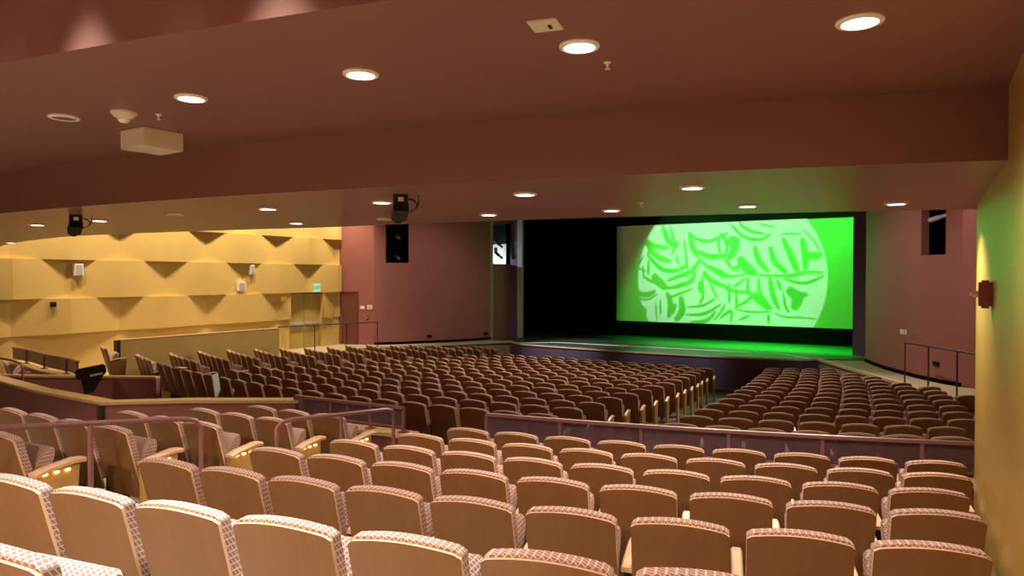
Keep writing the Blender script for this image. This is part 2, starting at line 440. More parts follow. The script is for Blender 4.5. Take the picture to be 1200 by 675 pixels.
drape('stage_border', -7.5, 7.5, 26.365, 4.47, 7.5, 'black border drape hanging above the lit screen', 'curtain', .006, .35)
# cyclorama cloth with its black hem
t = empty('cyclorama', (0, 26.4, 0)); tag(t, 'wide backdrop screen lit green with a palm leaf pattern', 'screen')
mb = MB(); k = 40
for i in range(k):
    xa, xb = -3.6 + 9.7 * i / k, -3.6 + 9.7 * (i + 1) / k
    mb.quad([(xa, 0, .60), (xb, 0, .60), (xb, 0, 5.2), (xa, 0, 5.2)])
mb.box((-3.6, .001, .6), (6.1, .01, 5.2))
mb.build('cloth', M['cyc'], t)
mb = MB(); mb.box((-3.6, -.03, .0), (6.1, .03, .60)); mb.build('hem', M['drape'], t)

# ------------------------------------------------------------------ theatre seats
WB = .465   # width of a back on a 0.54 m pitch
def back_curve(x):  # the back is gently bowed and its top arched
    q = (2 * x / WB) ** 2
    return -.022 * (1 - q), .034 * (1 - q)
TILT = math.tan(15 * D2R)
def slab(zb, zt, front, thick, nx, nz, inset=0.0, top_extra=0.0, corner=.03, mats=(0, 0)):
    """curved upright slab: rear face at y = front.., follows the tilt of the back"""
    mb = MB(); w = WB / 2 - inset
    grid = []
    for side in (0, 1):
        rows_ = []
        for j in range(nz + 1):
            r = []
            for i in range(nx + 1):
                u = -1 + 2 * i / nx; x = u * w
                dy, dz = back_curve(x)
                drop = 0.0
                e = abs(u) * w - (w - corner)
                if e > 0: drop = corner - math.sqrt(max(0, corner * corner - e * e))
                top = zt + dz + top_extra - drop
                z = zb + (top - zb) * j / nz
                y = dy + (zt - z) * TILT + front + (thick if side else 0)
                r.append((x, y, z))
            rows_.append(r)
        grid.append(rows_)
    A, B = grid
    for j in range(nz):
        for i in range(nx):
            mb.quad([A[j][i], A[j][i + 1], A[j + 1][i + 1], A[j + 1][i]], mats[0])
            mb.quad([B[j][i], B[j + 1][i], B[j + 1][i + 1], B[j][i + 1]], mats[0])
    for i in range(nx):
        mb.quad([A[nz][i], A[nz][i + 1], B[nz][i + 1], B[nz][i]], mats[1])
        mb.quad([A[0][i], B[0][i], B[0][i + 1], A[0][i + 1]], mats[1])
    for j in range(nz):
        mb.quad([A[j][0], A[j + 1][0], B[j + 1][0], B[j][0]], mats[1])
        mb.quad([A[j][nx], B[j][nx], B[j + 1][nx], A[j + 1][nx]], mats[1])
    return mb
def seat_cushion_mb(nx=8):
    mb = MB(); w, L, T = .212, .36, .11
    prof = []
    for k in range(13):      # rounded side profile of the folding seat
        a = -math.pi / 2 + math.pi * k / 12
        prof.append((L - .11 + .11 * math.cos(a), T / 2 + T / 2 * math.sin(a)))
    prof += [(.03, T), (0, T * .7), (0, T * .25), (.02, 0)]
    ang = 60 * D2R
    pts = []
    for y, z in prof:
        pts.append((.12 + y * math.cos(ang) - z * math.sin(ang) * 1.0 + .05, .40 + y * math.sin(ang) + z * math.cos(ang)))
    xs_ = [-w, -w + .02, 0, w - .02, w]; sc = [.86, 1, 1, 1, .86]
    cy = sum(p[0] for p in pts) / len(pts); cz = sum(p[1] for p in pts) / len(pts)
    ring = [[(x, cy + (y - cy) * s, cz + (z - cz) * s) for y, z in pts] for x, s in zip(xs_, sc)]
    k = len(pts)
    for r0, r1 in zip(ring, ring[1:]):
        for j in range(k): mb.quad([r0[j], r1[j], r1[(j + 1) % k], r0[(j + 1) % k]])
    mb.quad(ring[0][::-1]); mb.quad(ring[-1])
    return mb
def arm_mb(x):
    mb = MB(); mb.sweep([(x, .12, .575), (x, .20, .60), (x, .38, .622), (x, .45, .615)], [(-.027, -.014), (.027, -.014), (.029, .004), (.02, .016), (-.02, .016), (-.029, .004)])
    return mb
def post_mb(x):
    mb = MB(); mb.box((x - .018, .16, 0.0), (x + .018, .36, .585)); mb.box((x - .03, .12, 0.0), (x + .03, .40, .025)); return mb
XA = .27   # half the seat pitch: the armrests stand here
ME = dict(
    back_panel=slab(.27, .85, 0, .016, 20, 3, 0, 0, .010, (0, 1)).me('back_panel', [M['seat_wood'], M['maple']], True),
    back_cushion=slab(.36, .853, .0165, .055, 20, 3, .002, .010, .014).me('back_cushion', M['fabric'], True),
    seat_cushion=seat_cushion_mb().me('seat_cushion', M['fabric'], True),
    armrest=arm_mb(XA).me('armrest', M['maple'], True),
    arm_post=post_mb(XA).me('arm_post', M['black']),
    armrest_first=arm_mb(-XA).me('armrest', M['maple'], True),
    arm_post_first=post_mb(-XA).me('arm_post', M['black']),
)
def endp(x, s):
    mb = MB()
    prof = [(.12, 0.02), (.42, 0.02), (.46, .59), (.10, .56)]
    a = [(x - .02, y, z) for y, z in prof]; b = [(x + .02, y, z) for y, z in prof]
    mb.quad(a); mb.quad(b[::-1])
    for i in range(4): mb.quad([a[i], b[i], b[(i + 1) % 4], a[(i + 1) % 4]])
    return mb
ME['end_panel'] = endp(XA, 1).me('end_panel', M['endpanel'], False, .006)
ME['end_panel_first'] = endp(-XA, -1).me('end_panel', M['endpanel'], False, .006)
def lampm(x, y):
    mb = MB(); mb.box((x - .004, y - .016, .556), (x + .006, y + .016, .568)); return mb.me('step_lamp', M['step_light'])
LAMP = [lampm(XA + .026, .19 + .085 * i) for i in range(3)]
wide = MB(); wide.sweep([(XA + .012, .10, .575), (XA + .012, .20, .605), (XA + .012, .40, .63), (XA + .012, .48, .622)], [(-.04, -.014), (.055, -.020), (.06, .004), (.045, .016), (-.03, .016), (-.042, .004)])
ME['armrest_wide'] = wide.me('armrest', M['maple'], True)

def part(name, me, parent):
    o = bpy.data.objects.new(name, me); COL.objects.link(o); o.parent = parent; return o
ORD = 'zeroth first second third fourth fifth sixth seventh eighth ninth tenth eleventh twelfth thirteenth fourteenth fifteenth sixteenth seventeenth eighteenth nineteenth twentieth'.split()
def seat(R, th, top, scale, label, group, end=None, first=False, lamps=False):
    t = empty('auditorium_chair', P(R, th, top - SEAT_H), th)
    t.scale = (scale, 1, 1)
    tag(t, label, 'seat', group)
    for nm in ('back_panel', 'back_cushion', 'seat_cushion'): part(nm, ME[nm], t)
    if end == 'right':
        part('armrest', ME['armrest_wide'] if lamps else ME['armrest'], t); ep = part('end_panel', ME['end_panel'], t)
        if lamps:
            for l in LAMP: part('step_lamp', l, ep)
    else:
        part('armrest', ME['armrest'], t); part('arm_post', ME['arm_post'], t)
    if first:
        part('armrest', ME['armrest_first'], t); part('end_panel', ME['end_panel_first'], t)
    return t

# rear block between the aisle and the ochre wall
S0 = .54
T_LAST = [.348, .338, .326, .318, .308, .256]
ROWN = ['first', 'second', 'third', 'fourth', 'fifth', 'sixth', 'seventh']
for k in range(6):
    R = REAR_R[k]; sp = S0 / R
    lefts = []
    t = T_LAST[k]
    while R * math.sin(t + sp) + .40 < wall_x(YC - R * math.cos(t)) - .10 and t + sp + WB / R < .35: t += sp
    while R * math.sin(t) > 4.05: lefts.append(t); t -= sp
    for j, t in enumerate(lefts):
        seat(R, t + WB / 2 / R, REAR_TOP[k], 1.0,
             'wood-backed seat, %s from the ochre wall, in the %s row behind the curved mesh rail' % (ORD[j + 1], ROWN[k]),
             'seats of the block beside the ochre wall', first=(j == len(lefts) - 1))
R = REAR_R[6]; sp = S0 / R
t0 = th_at_x(6.04, R)
for j in range(1):
    seat(R, t0 - sp * j + WB / 2 / R, REAR_TOP[6], 1.0, 'nearest wood-backed seat, alone in the seventh row behind the mesh rail', 'seats of the block beside the ochre wall')
# small block across the aisle, its end panels lit by amber lamps
for k, cnt in enumerate((3, 3, 3, 4, 4)):
    R = REAR_R[k]; sp = S0 / R; tr = th_at_x(2.86, R)
    for j in range(cnt):
        t = tr - WB / R - sp * j
        lab = ('aisle seat with amber lamps under its armrest, %s row behind the maple-capped wall' if j == 0 else ORD[j + 1] + ' seat from the amber-lit aisle end, %s row behind the maple-capped wall') % ROWN[k]
        seat(R, t + WB / 2 / R, REAR_TOP[k], 1.0, lab, 'seats across the aisle behind the maple-capped wall', end='right' if j == 0 else None, lamps=(j == 0))
# far corner block beyond the mixing position
for j in range(2):
    R = 24.86
    seat(R, th_at_x(-7.66 - .52 * j, R), .60, 1.0, 'seat behind the far plum guard rail, %s from the mixing position' % ORD[j + 1], 'seats by the far guard rail')

# front blocks
C_S = [.515, .515, .48, .4975, .51, .47, .497, .46, .475, .48, .48, .48, .48, .48, .48]
C_END = [4.25, 4.22, 4.20, 4.14, 4.10, 4.04, 3.98, 3.92, 3.81, 3.71, 3.60, 3.46, 3.35, 3.30, 2.45]
R_X0 = [5.6, 5.55, 5.5, 5.44, 5.4, 5.31, 5.23, 5.15, 5.06, 4.96, 4.84, 4.73, 4.64, 4.5, 4.37]
front = []
for i in range(15):
    R, top = FR_R[i], FR_TOP[i]
    s = C_S[i]; sp = s / R; wb = WB * s / S0 / R
    t = th_at_x(C_END[i], R) - wb; j = 0; lim = th_at_x(-C_END[i], R)
    tl = []
    if i == 0: lim = th_at_x(-5.75, R)
    while t > lim - .3 * sp: tl.append(t); t -= sp
    for j, t in enumerate(tl): front.append((R, t + wb / 2, top, s / S0, 'centre', i, j, j == 0, j == len(tl) - 1))
    s = .51 if i < 2 else .478; sp = s / R; wb = WB * s / S0 / R
    t = th_at_x(R_X0[i], R); j = 0; seq = []
    while True:
        x = R * math.sin(t + wb); y = YC - R * math.cos(t + wb)
        if x > min(9.1, ramp_x(y) - .15 if y < 21.9 else 5.0) or j > 8: break
        seq.append(t); t += sp; j += 1
    for j, t in enumerate(seq):
        front.append((R, t + wb / 2, top, s / S0, 'right', i, j, False, False))
        if R * math.sin(t + wb) < 8.15 and not (i == 0 and R * math.sin(t) < 6.35): front.append((R, -(t + wb / 2), top, s / S0, 'left', i, j, False, False))
def pix(p):
    v = co.matrix_basis.inverted() @ Vector(p)
    return (600 + 814 * v.x / -v.z, 337.5 - 814 * v.y / -v.z, -v.z)
def seen(f):
    u, v, dd = pix(P(f[0], f[1], f[2]))
    return -10 < u < 1141 and 380 < v < 675
seen_f = [f for f in front if seen(f)]
n_rear = sum(1 for o in bpy.data.objects if o.name.startswith('auditorium_chair'))
seen_f.sort(key=lambda f: pix(P(f[0], f[1], f[2]))[2])
near = seen_f[:max(0, 300 - n_rear)]; far = seen_f[max(0, 300 - n_rear):]
WHERE = {'centre': ('wide centre block', 'the stage-side aisle'), 'right': ('block facing the lit screen', 'the sloping aisle'), 'left': ('block under the pleated wall', 'its aisle')}
for (R, th, top, sc, blk, i, j, endr, endl) in near:
    if blk == 'centre': lab = 'centre block seat, %s row past the mesh rail, %s from the sloping aisle' % (ORD[i + 1], ORD[j + 1])
    elif blk == 'right': lab = 'walkway-side block seat, %s row past the mesh rail, %s from the sloping aisle' % (ORD[i + 1], ORD[j + 1])
    else: lab = 'seat under the pleated wall, %s row past the mixing position, %s from its aisle' % (ORD[i + 1], ORD[j + 1])
    seat(R, th, top, sc, lab, {'centre': 'seats of the wide centre block', 'right': 'seats beside the walkway rail', 'left': 'seats under the pleated wall'}[blk], end='right' if endr else None, first=endl)
# the farthest rows, past three hundred: one object
big = MB()
parts_far = [(slab(.27, .85, 0, .016, 8, 1, 0, 0, .004, (0, 1)), 0), (slab(.36, .853, .0165, .055, 8, 1, .002, .010, .004, (2, 2)), 0), (arm_mb(XA), 1), (post_mb(XA), 3)]
cush = seat_cushion_mb(); parts_far.append((cush, 2))
for (R, th, top, sc, blk, i, j, endr, endl) in far:
    mt = Matrix.Translation(P(R, th, top - SEAT_H)) @ Matrix.Rotation(th, 4, 'Z') @ Matrix.Diagonal((sc, 1, 1, 1))
    for mbp, mi in parts_far + ([(endp(XA, 1), 4)] if endr else []):
        n0 = len(big.v); big.v += [tuple(mt @ Vector(v)) for v in mbp.v]
        big.f += [tuple(n0 + a for a in f) for f in mbp.f]
        big.m += [(m if mi == 0 else mi) for m in mbp.m]
me = bpy.data.meshes.new('theatre_seats_distant'); me.from_pydata(big.v, [], big.f)
for m_ in ('seat_wood', 'maple', 'fabric', 'black', 'endpanel'): me.materials.append(M[m_])
me.polygons.foreach_set('material_index', big.m); me.update()
o = bpy.data.objects.new('distant_seating', me); COL.objects.link(o); o['kind'] = 'stuff'
tag(o, 'distant rows of small dark seats close to the stage front', 'seating')

# ------------------------------------------------------------------ low walls, caps, rails
def low_wall(name, pts, ztop, zbot, thick, wall_mat, capw=.26, kind='trim'):
    mb = MB(); mb.sweep([(x, y, (ztop + zbot) / 2) for x, y in pts], [(-thick / 2, -(ztop - zbot) / 2), (thick / 2, -(ztop - zbot) / 2), (thick / 2, (ztop - zbot) / 2 - .04), (-thick / 2, (ztop - zbot) / 2 - .04)])
    w = struct(mb.build(name, wall_mat))
    mb = MB(); mb.sweep([(x, y, ztop - .02) for x, y in pts], [(-capw / 2, -.02), (capw / 2, -.02), (capw / 2, .02), (-capw / 2, .02)])
    c_ = mb.build('cap', M['cap'], w, bevel=.006)
    return w
arc2 = lambda R, t0, t1, n=24: [(R * math.sin(t0 + (t1 - t0) * i / n), YC - R * math.cos(t0 + (t1 - t0) * i / n)) for i in range(n + 1)]
low_wall('wall_front_of_rear_block', arc2(23.62, th_at_x(4.0, 23.6), 22.3 * D2R), .40, -.45, .16, M['red_wall'])
low_wall('wall_small_block_front', arc2(23.46, 1.9 * D2R, th_at_x(2.95, 23.5)), .40, -.45, .16, M['red_wall'], .3)
VW = [(-8.6, 5.45), (-6.8, 5.36), (-5.25, 5.25), (-3.1, 5.05), (-1.20, 5.06), (-0.38, 5.78), (.93, 6.62)]
low_wall('wall_mixing_position', VW, .66, -.45, .16, M['red_wall'], .24)
low_wall('wall_mixing_position_front', [(-8.6, 4.95), (-6.83, 5.95), (-5.9, 6.43), (-4.04, 7.43)], .50, -.6, .12, M['red_wall'], .16)
low_wall('wall_far_block_front', [(-9.9, 7.34), (-8.9, 7.28), (-7.45, 7.02), (-6.25, 6.92), (-5.66, 6.79)], .42, -.4, .16, M['red_wall'], .3)
# dark joint post at the corner of the mixing position wall
mb = MB(); mb.box((-1.24, 4.93, -.3), (-1.14, 4.98, .6)); struct(mb.build('trim_5', M['dark_metal']))
# knee wall along the far walkway
low_wall('wall_far_walkway', [(-8.3, 8.95), (-8.3, 13.6)], .88, -.6, .12, M['yellow'], .14)
mb = MB(); mb.box((-8.38, 8.86, -.6), (-8.22, 8.93, .86)); struct(mb.build('trim_6', M['dark_metal']))
# floor of the mixing position
mb = MB(); mb.quad([(-9, 5.2, -.38), (1, 6.7, -.38), (1, 8.2, -.38), (-9, 8.2, -.38)]); struct(mb.build('floor_mixing_position', M['carpet']))

def guard(name, R, t0, t1, ztop, zbot, posts, label, mat_rail, sheet=True, run=None):
    def line(z): return arcpath(R, t0, t1, z, 40) if run is None else [(x, y, z) for x, y in run]
    mid = P(R, (t0 + t1) / 2, zbot) if run is None else (*run[len(run) // 2], zbot)
    t = empty(name, mid); tag(t, label, 'guard rail')
    inv = Vector(t.location)
    def loc(path): return [Vector(p) - inv for p in path]
    mb = MB(); mb.sweep(loc(line(ztop)), [(-.03, -.018), (.03, -.018), (.03, .018), (-.03, .018)]); mb.build('top_rail', mat_rail, t, bevel=.004)
    mb = MB(); mb.sweep(loc(line(zbot + .07)), [(-.012, -.012), (.012, -.012), (.012, .012), (-.012, .012)]); mb.build('bottom_rail', mat_rail, t)
    if sheet:
        mb = MB(); mb.sweep(loc(line((ztop + zbot + .07) / 2)), [(-.003, -(ztop - zbot - .07) / 2), (.003, -(ztop - zbot - .07) / 2), (.003, (ztop - zbot - .07) / 2), (-.003, (ztop - zbot - .07) / 2)]); mb.build('mesh_panel', M['guard'], t)
    for q in posts:
        if run is None: p = Vector(P(R, t0 + (t1 - t0) * q, 0)) - inv
        else:
            k = min(int(q * (len(run) - 1)), len(run) - 2); fr = q * (len(run) - 1) - k
            p = Vector((*run[k], 0)).lerp(Vector((*run[k + 1], 0)), fr) - inv
        mb = MB(); mb.box((p.x - .018, p.y - .018, 0.0), (p.x + .018, p.y + .018, ztop - zbot)); mb.box((p.x - .05, p.y - .05, 0), (p.x + .05, p.y + .05, .018))
        mb.build('post', mat_rail, t)
    return t
guard('guard_rail', 23.6, 9.9 * D2R, 22.2 * D2R, .76, .40, (0.0, .18, .36, .54, .72, .9), 'long curved plum mesh guard rail in front of the rear seats', M['purple_metal'])
guard('guard_rail', 23.46, 2.25 * D2R, 6.85 * D2R, .715, .40, (0.0, .36, .72, 1.0), 'short plum mesh guard rail at the end of the maple-capped wall', M['purple_metal'])
FG = [(-9.9, 7.34), (-8.9, 7.28), (-7.45, 7.02), (-6.25, 6.92), (-5.72, 6.80)]
guard('guard_rail', 24, 0, 0, .73, .42, (.2, .45, .7, .97), 'far plum mesh guard rail under the pleated ochre wall', M['purple_metal'], run=FG)

def handrail(name, pts, posts, floor, label, mat, r=.022):
    """bent tube with posts; pts: top line; posts: indices (or points) that go down to floor z"""
    o0 = Vector((pts[0][0], pts[0][1], floor[0])); t = empty(name, o0); tag(t, label, 'handrail')
    mb = MB(); mb.tube([Vector(p) - o0 for p in pts], r); mb.build('rail', mat, t, smooth=True)
    for (x, y, z), zf in zip(posts, floor):
        mb = MB(); mb.tube([Vector((x, y, zf)) - o0, Vector((x, y, z)) - o0], r * .95); mb.lathe([(0, 0), (.05, 0), (.05, .012), (0, .012)], 14, Vector((x, y, zf)) - o0)
        mb.build('post', mat, t, smooth=True)
    return t
handrail('handrail', [(2.97, 1.3, 1.42), (2.97, 2.2, 1.30), (2.97, 3.60, 1.125), (2.97, 3.70, 1.09), (2.97, 3.75, 1.02), (2.97, 3.75, .9)],
         [(2.97, 3.75, .95), (2.97, 2.80, 1.22)], [.215, .315], 'mauve handrail with a rounded end, nearest of the two along the aisle', M['purple_metal'])
handrail('handrail', [(2.97, 4.58, .72), (2.97, 4.58, .86), (2.97, 4.63, .905), (2.97, 4.78, .915), (2.97, 5.45, .855), (2.97, 6.16, .795), (2.97, 6.27, .765), (2.97, 6.30, .70)],
         [(2.97, 4.58, .75), (2.97, 5.45, .85), (2.97, 6.30, .74)], [.1, 0.0, -.09], 'mauve handrail meeting the short mesh guard rail beside the aisle', M['purple_metal'])
handrail('handrail', [(-8.3, 13.6, .9), (-8.3, 15.0, .87), (-8.3, 16.35, .85), (-8.3, 17.8, .82)],
         [(-8.3, 15.0, .87), (-8.3, 16.35, .85), (-8.3, 17.8, .82)], [-.03] * 3, 'thin dark handrail on three posts before the ochre double door', M['dark_metal'], .018)
handrail('handrail', [(7.72, 18.05, .90), (8.20, 17.30, .90), (8.72, 16.5, .90), (9.3, 15.6, .90)],
         [(7.72, 18.05, .9), (8.20, 17.3, .9), (8.72, 16.5, .9)], [-.03] * 3, 'thin dark handrail on the pale walkway under the rose wall', M['dark_metal'], .018)
handrail('handrail', [(-7.6, 6.0, .80), (-6.5, 5.95, .80), (-6.0, 5.93, .77), (-5.93, 5.93, .66)],
         [(-5.93, 5.93, .70)], [.0], 'mauve handrail beyond the mixing position wall by the far seats', M['purple_metal'])

# ------------------------------------------------------------------ ceiling fixtures
def downlight(x, y, z, label, group, on=True, far=False):
    t = empty('ceiling_downlight', (x, y, z)); tag(t, label, 'ceiling light', group)
    mb = MB(); mb.lathe([(.066, .004), (.086, .0), (.088, -.006), (.084, -.012), (.067, -.014), (.064, -.004)], 32); mb.build('trim_ring', M['trimring'], t, smooth=True)
    mb = MB(); mb.lathe([(0, -.0115), (.03, -.0115), (.066, -.0105), (.066, -.002)], 32)
    mb.build('lens', (M['lens_far'] if far else M['lens']) if on else M['lens_off'], t, smooth=True)
    return t
def spot(name, loc, target, power, angle, blend=.6, col=(1, .78, .56), size=.05):
    l = bpy.data.lights.new(name, 'SPOT'); l.energy = power; l.spot_size = angle * D2R; l.spot_blend = blend; l.color = col; l.shadow_soft_size = size
    o = bpy.data.objects.new(name, l); COL.objects.link(o); o.location = loc
    o.rotation_euler = (Vector(target) - Vector(loc)).to_track_quat('-Z', 'Y').to_euler()
    return o
WARM = (1.0, .80, .61)
ceil_l = [(4.09, 2.12, False), (5.18, 2.27, True), (6.29, 2.45, True), (7.37, 2.66, True), (8.41, 2.99, True)]
CL = ['unlit recessed light near the smoke detector', 'lit recessed light above the boxy ivory unit, second of the ceiling row', 'lit recessed light in the middle of the ceiling row', 'lit recessed light beside the square ivory plate', 'lit recessed light nearest the ochre wall on the upper ceiling']
for (x, y, on), lb in zip(ceil_l, CL):
    downlight(x, y, Z_CEIL, lb, 'recessed lights of the upper ceiling', on)
    if on: spot('downlight_lamp', (x, y, Z_CEIL - .02), (x, y, 0), 56 if x < 8 else 150, 150, .8, WARM)
sof_a = [(-.2, 3.78, 1), (1.02, 3.86, 1), (2.39, 3.87, 0), (3.6, 4.0, 1), (4.82, 4.15, 1), (6.07, 4.32, 1), (7.22, 4.61, 1)]
for i, (x, y, on) in enumerate(sof_a):
    downlight(x, y, Z_SOF, '%s soffit light, %s in the near row counting toward the ochre wall' % ('lit' if on else 'unlit', ORD[i + 1]), 'recessed lights of the low soffit', on, True)
    if on: spot('downlight_lamp', (x, y, Z_SOF - .02), (x, y, 0), 100, 112, .7, WARM)
sof_b = [(-5.18, 5.46, 1), (2.51, 5.23, 1), (3.69, 5.39, 0), (4.91, 5.53, 1), (6.09, 5.78, 1), (7.22, 6.06, 1), (8.30, 6.52, 1)]
for i, (x, y, on) in enumerate(sof_b):
    downlight(x, y, Z_SOF, '%s soffit light, %s in the far row counting toward the ochre wall' % ('lit' if on else 'unlit', ORD[i + 1]), 'recessed lights of the low soffit', on, True)
    if on: spot('downlight_lamp', (x, y, Z_SOF - .02), (x, y, 0), 110 if x < 8 else 230, 84 if x < 8 else 140, .5, WARM)
# lights above the step washing down its riser
for tdeg, pw in ((9.1, 30), (10.1, 38), (11.1, 620), (12.15, 38), (13.1, 620)):
    p = P(R_STEP + .26, tdeg * D2R, Z_UP - .02)
    spot('cove_lamp', p, (p[0], p[1], 0), pw, 46, .9, (.86, 1, .92), .03)

t = empty('smoke_detector', (4.53, 2.25, Z_CEIL)); tag(t, 'round ivory smoke detector on the upper ceiling', 'smoke detector')
mb = MB(); mb.lathe([(0, 0), (.072, 0), (.072, -.012), (.05, -.035), (.035, -.042), (0, -.042)], 28); mb.build('base', M['plastic'], t, smooth=True)
mb = MB(); mb.lathe([(.0, -.042), (.033, -.042), (.033, -.052), (.022, -.064), (0, -.066)], 24); mb.build('sensor', M['white'], t, smooth=True)
mb = MB(); mb.box((3.955, 2.53, Z_CEIL - .125), (4.235, 2.815, Z_CEIL)); mb2 = mb
tag(mb2.build('ceiling_box', M['plastic'], bevel=.006), 'boxy ivory unit fixed to the ceiling near the fascia', 'ceiling unit')
t = empty('ceiling_plate', (7.37, 2.37, Z_CEIL)); tag(t, 'square ivory plate with a small dark latch on the upper ceiling', 'access plate')
mb = MB(); mb.box((-.06, -.06, -.008), (.06, .06, 0)); mb.build('plate', M['plastic'], t, bevel=.002)
mb = MB(); mb.box((.012, -.012, -.014), (.024, .02, -.008)); mb.build('latch', M['black'], t)
t.rotation_euler = (0, 0, .25)
def sprinkler(x, y, z, lab):
    t = empty('ceiling_sprinkler', (x, y, z)); t.scale = (.6, .6, .7); tag(t, lab, 'sprinkler')
    mb = MB(); mb.lathe([(0, 0), (.03, 0), (.03, -.006), (.012, -.01), (.006, -.04), (0, -.04)], 16); mb.build('base', M['trimring'], t, smooth=True)
    mb = MB(); mb.lathe([(0, -.04), (.022, -.042), (.022, -.046), (0, -.046)], 16); mb.build('deflector', M['trimring'], t, smooth=True)
sprinkler(7.37, 2.94, Z_CEIL, 'small sprinkler head beyond the square ceiling plate')
sprinkler(4.64, 2.40, Z_CEIL, 'small sprinkler head beside the smoke detector')
sprinkler(6.55, 5.35, Z_SOF, 'small sprinkler head under the greenish part of the soffit')

def stage_spot(loc, yaw, lab, cable=True):
    """black theatre fixture on a bracket under the soffit"""
    t = empty('theatre_spotlight', loc, yaw); t.scale = (.62, .62, .62); tag(t, lab, 'stage light')
    mb = MB(); mb.box((-.085, -.05, -.16), (.085, .05, 0)); mb.build('bracket', M['black'], t, bevel=.006)
    rot = Matrix.Translation((0, .05, -.20)) @ Matrix.Rotation(-28 * D2R, 4, 'X')
    mb = MB(); mb.box((-.09, -.13, -.065), (.09, .12, .065), 0, rot); b_ = mb.build('lamp_housing', M['black'], t, bevel=.012)
    mb = MB(); mb.lathe([(0, .0), (.055, 0), (.06, .02), (.06, .05), (.0, .05)], 24, (0, 0, 0), 0, rot @ Matrix.Translation((0, .12, 0)) @ Matrix.Rotation(-90 * D2R, 4, 'X')); mb.build('lens_barrel', M['black'], t, smooth=True)
    mb = MB(); mb.box((-.035, -.055, -.085), (.03, -.048, -.035)); mb.build('label_plate', M['trimring'], t)
    if cable:
        for q in (0, .02):
            mb = MB(); mb.tube([(.085, .0, -.05), (.16, .0, -.05 - q), (.20, .0, -.11), (.17, .0, -.17), (.07, .03, -.22)], .006, 6); mb.build('cable', M['black'], t, smooth=True)
        mb = MB(); mb.tube([(.22, .02, 0), (.225, .02, -.08), (.19, .02, -.16)], .008, 6); mb.build('cable', M['black'], t, smooth=True)
    return t
stage_spot((5.27, 3.87, Z_SOF), 50 * D2R, 'black stage light with looped cables under the soffit, nearer of two')
stage_spot((1.45, 3.42, Z_SOF), 75 * D2R, 'black stage light with looped cables under the soffit, farther of two')

# ------------------------------------------------------------------ things on the walls
def wall_speaker(y, z, w, h, lab):
    x = XW + .02 + fold(y, .5 if z > 1.86 and z < 2.82 else .5) + .02
    ph = 0.0 if 1.86 <= z < 2.82 else .5
    x = XW + fold(y, ph) + .05
    t = empty('wall_speaker', (x, y, z)); tag(t, lab, 'wall speaker')
    mb = MB(); mb.box((-.06, -w / 2, -h / 2), (.06, w / 2, h / 2)); mb.build('cabinet', M['white'], t, bevel=.01)
    mb = MB(); mb.box((.06, -w * .36, -h * .40), (.064, w * .36, h * .40)); mb.build('grille', M['grille'], t)
wall_speaker(8.80, 2.57, .22, .30, 'small white speaker on the pleated wall, nearest the soffit fixture')
wall_speaker(13.9, 2.62, .16, .30, 'slim white speaker on the pleated wall, upper of two close together')
wall_speaker(13.53, 2.10, .28, .28, 'square white speaker on the pleated wall, lower of two close together')
mb = MB(); mb.box((XW + fold(8.19, .5) - .02, 8.13, 1.66), (XW + fold(8.19, .5) + .08, 8.25, 1.78)); tag(mb.build('wall_bracket', M['black'], bevel=.004), 'small black square bracket on the pleated wall', 'bracket')
t = empty('exit_sign', (XW + .30, 16.33, 2.02)); tag(t, 'glowing green EXIT sign above the ochre double door', 'exit sign')
mb = MB(); mb.box((-.05, -.17, -.15), (.0, .17, .15)); mb.build('housing', M['white'], t, bevel=.006)
mb = MB(); mb.box((.0, -.155, -.135), (.004, .155, .135)); mb.build('face', M['exit_glow'], t)
cu = bpy.data.curves.new('exit_letters', 'FONT'); cu.body = 'EXIT'; cu.size = .155; cu.align_x = 'CENTER'; cu.align_y = 'CENTER'; cu.extrude = .002
tx = bpy.data.objects.new('lettering', cu); COL.objects.link(tx); tx.parent = t; tx.location = (.007, 0, 0); tx.rotation_euler = (90 * D2R, 0, 90 * D2R); cu.materials.append(M['exit_text'])
bpy.context.view_layer.update()
me_t = bpy.data.meshes.new_from_object(tx.evaluated_get(bpy.context.evaluated_depsgraph_get()))
me_t.materials.clear(); me_t.materials.append(M['exit_text'])
t2 = bpy.data.objects.new('sign_lettering', me_t); COL.objects.link(t2); t2.parent = t; t2.location = tx.location; t2.rotation_euler = tx.rotation_euler
bpy.data.objects.remove(tx)

# ochre double door
t = empty('door_1', (XW - .14, (DY0 + DY1) / 2, -.03)); t['kind'] = 'structure'
W_ = (DY1 - DY0)
for s in (-1, 1):
    mb = MB(); mb.box((-.03, min(0, s * W_ / 2) + .008, 0), (.02, max(0, s * W_ / 2) - .008, 1.83)); d_ = mb.build('door_leaf', M['yellow_door'], t, bevel=.003)
    mb = MB(); mb.box((.02, min(s * .04, s * W_ * .46), .80), (.085, max(s * .04, s * W_ * .46), .87)); mb.build('panic_bar', M['grille'], d_, bevel=.004)
mb = MB(); mb.box((-.03, -W_ / 2 - .02, 1.80), (.12, W_ / 2 + .02, 1.85)); mb.build('door_frame', M['yellow_door'], t)
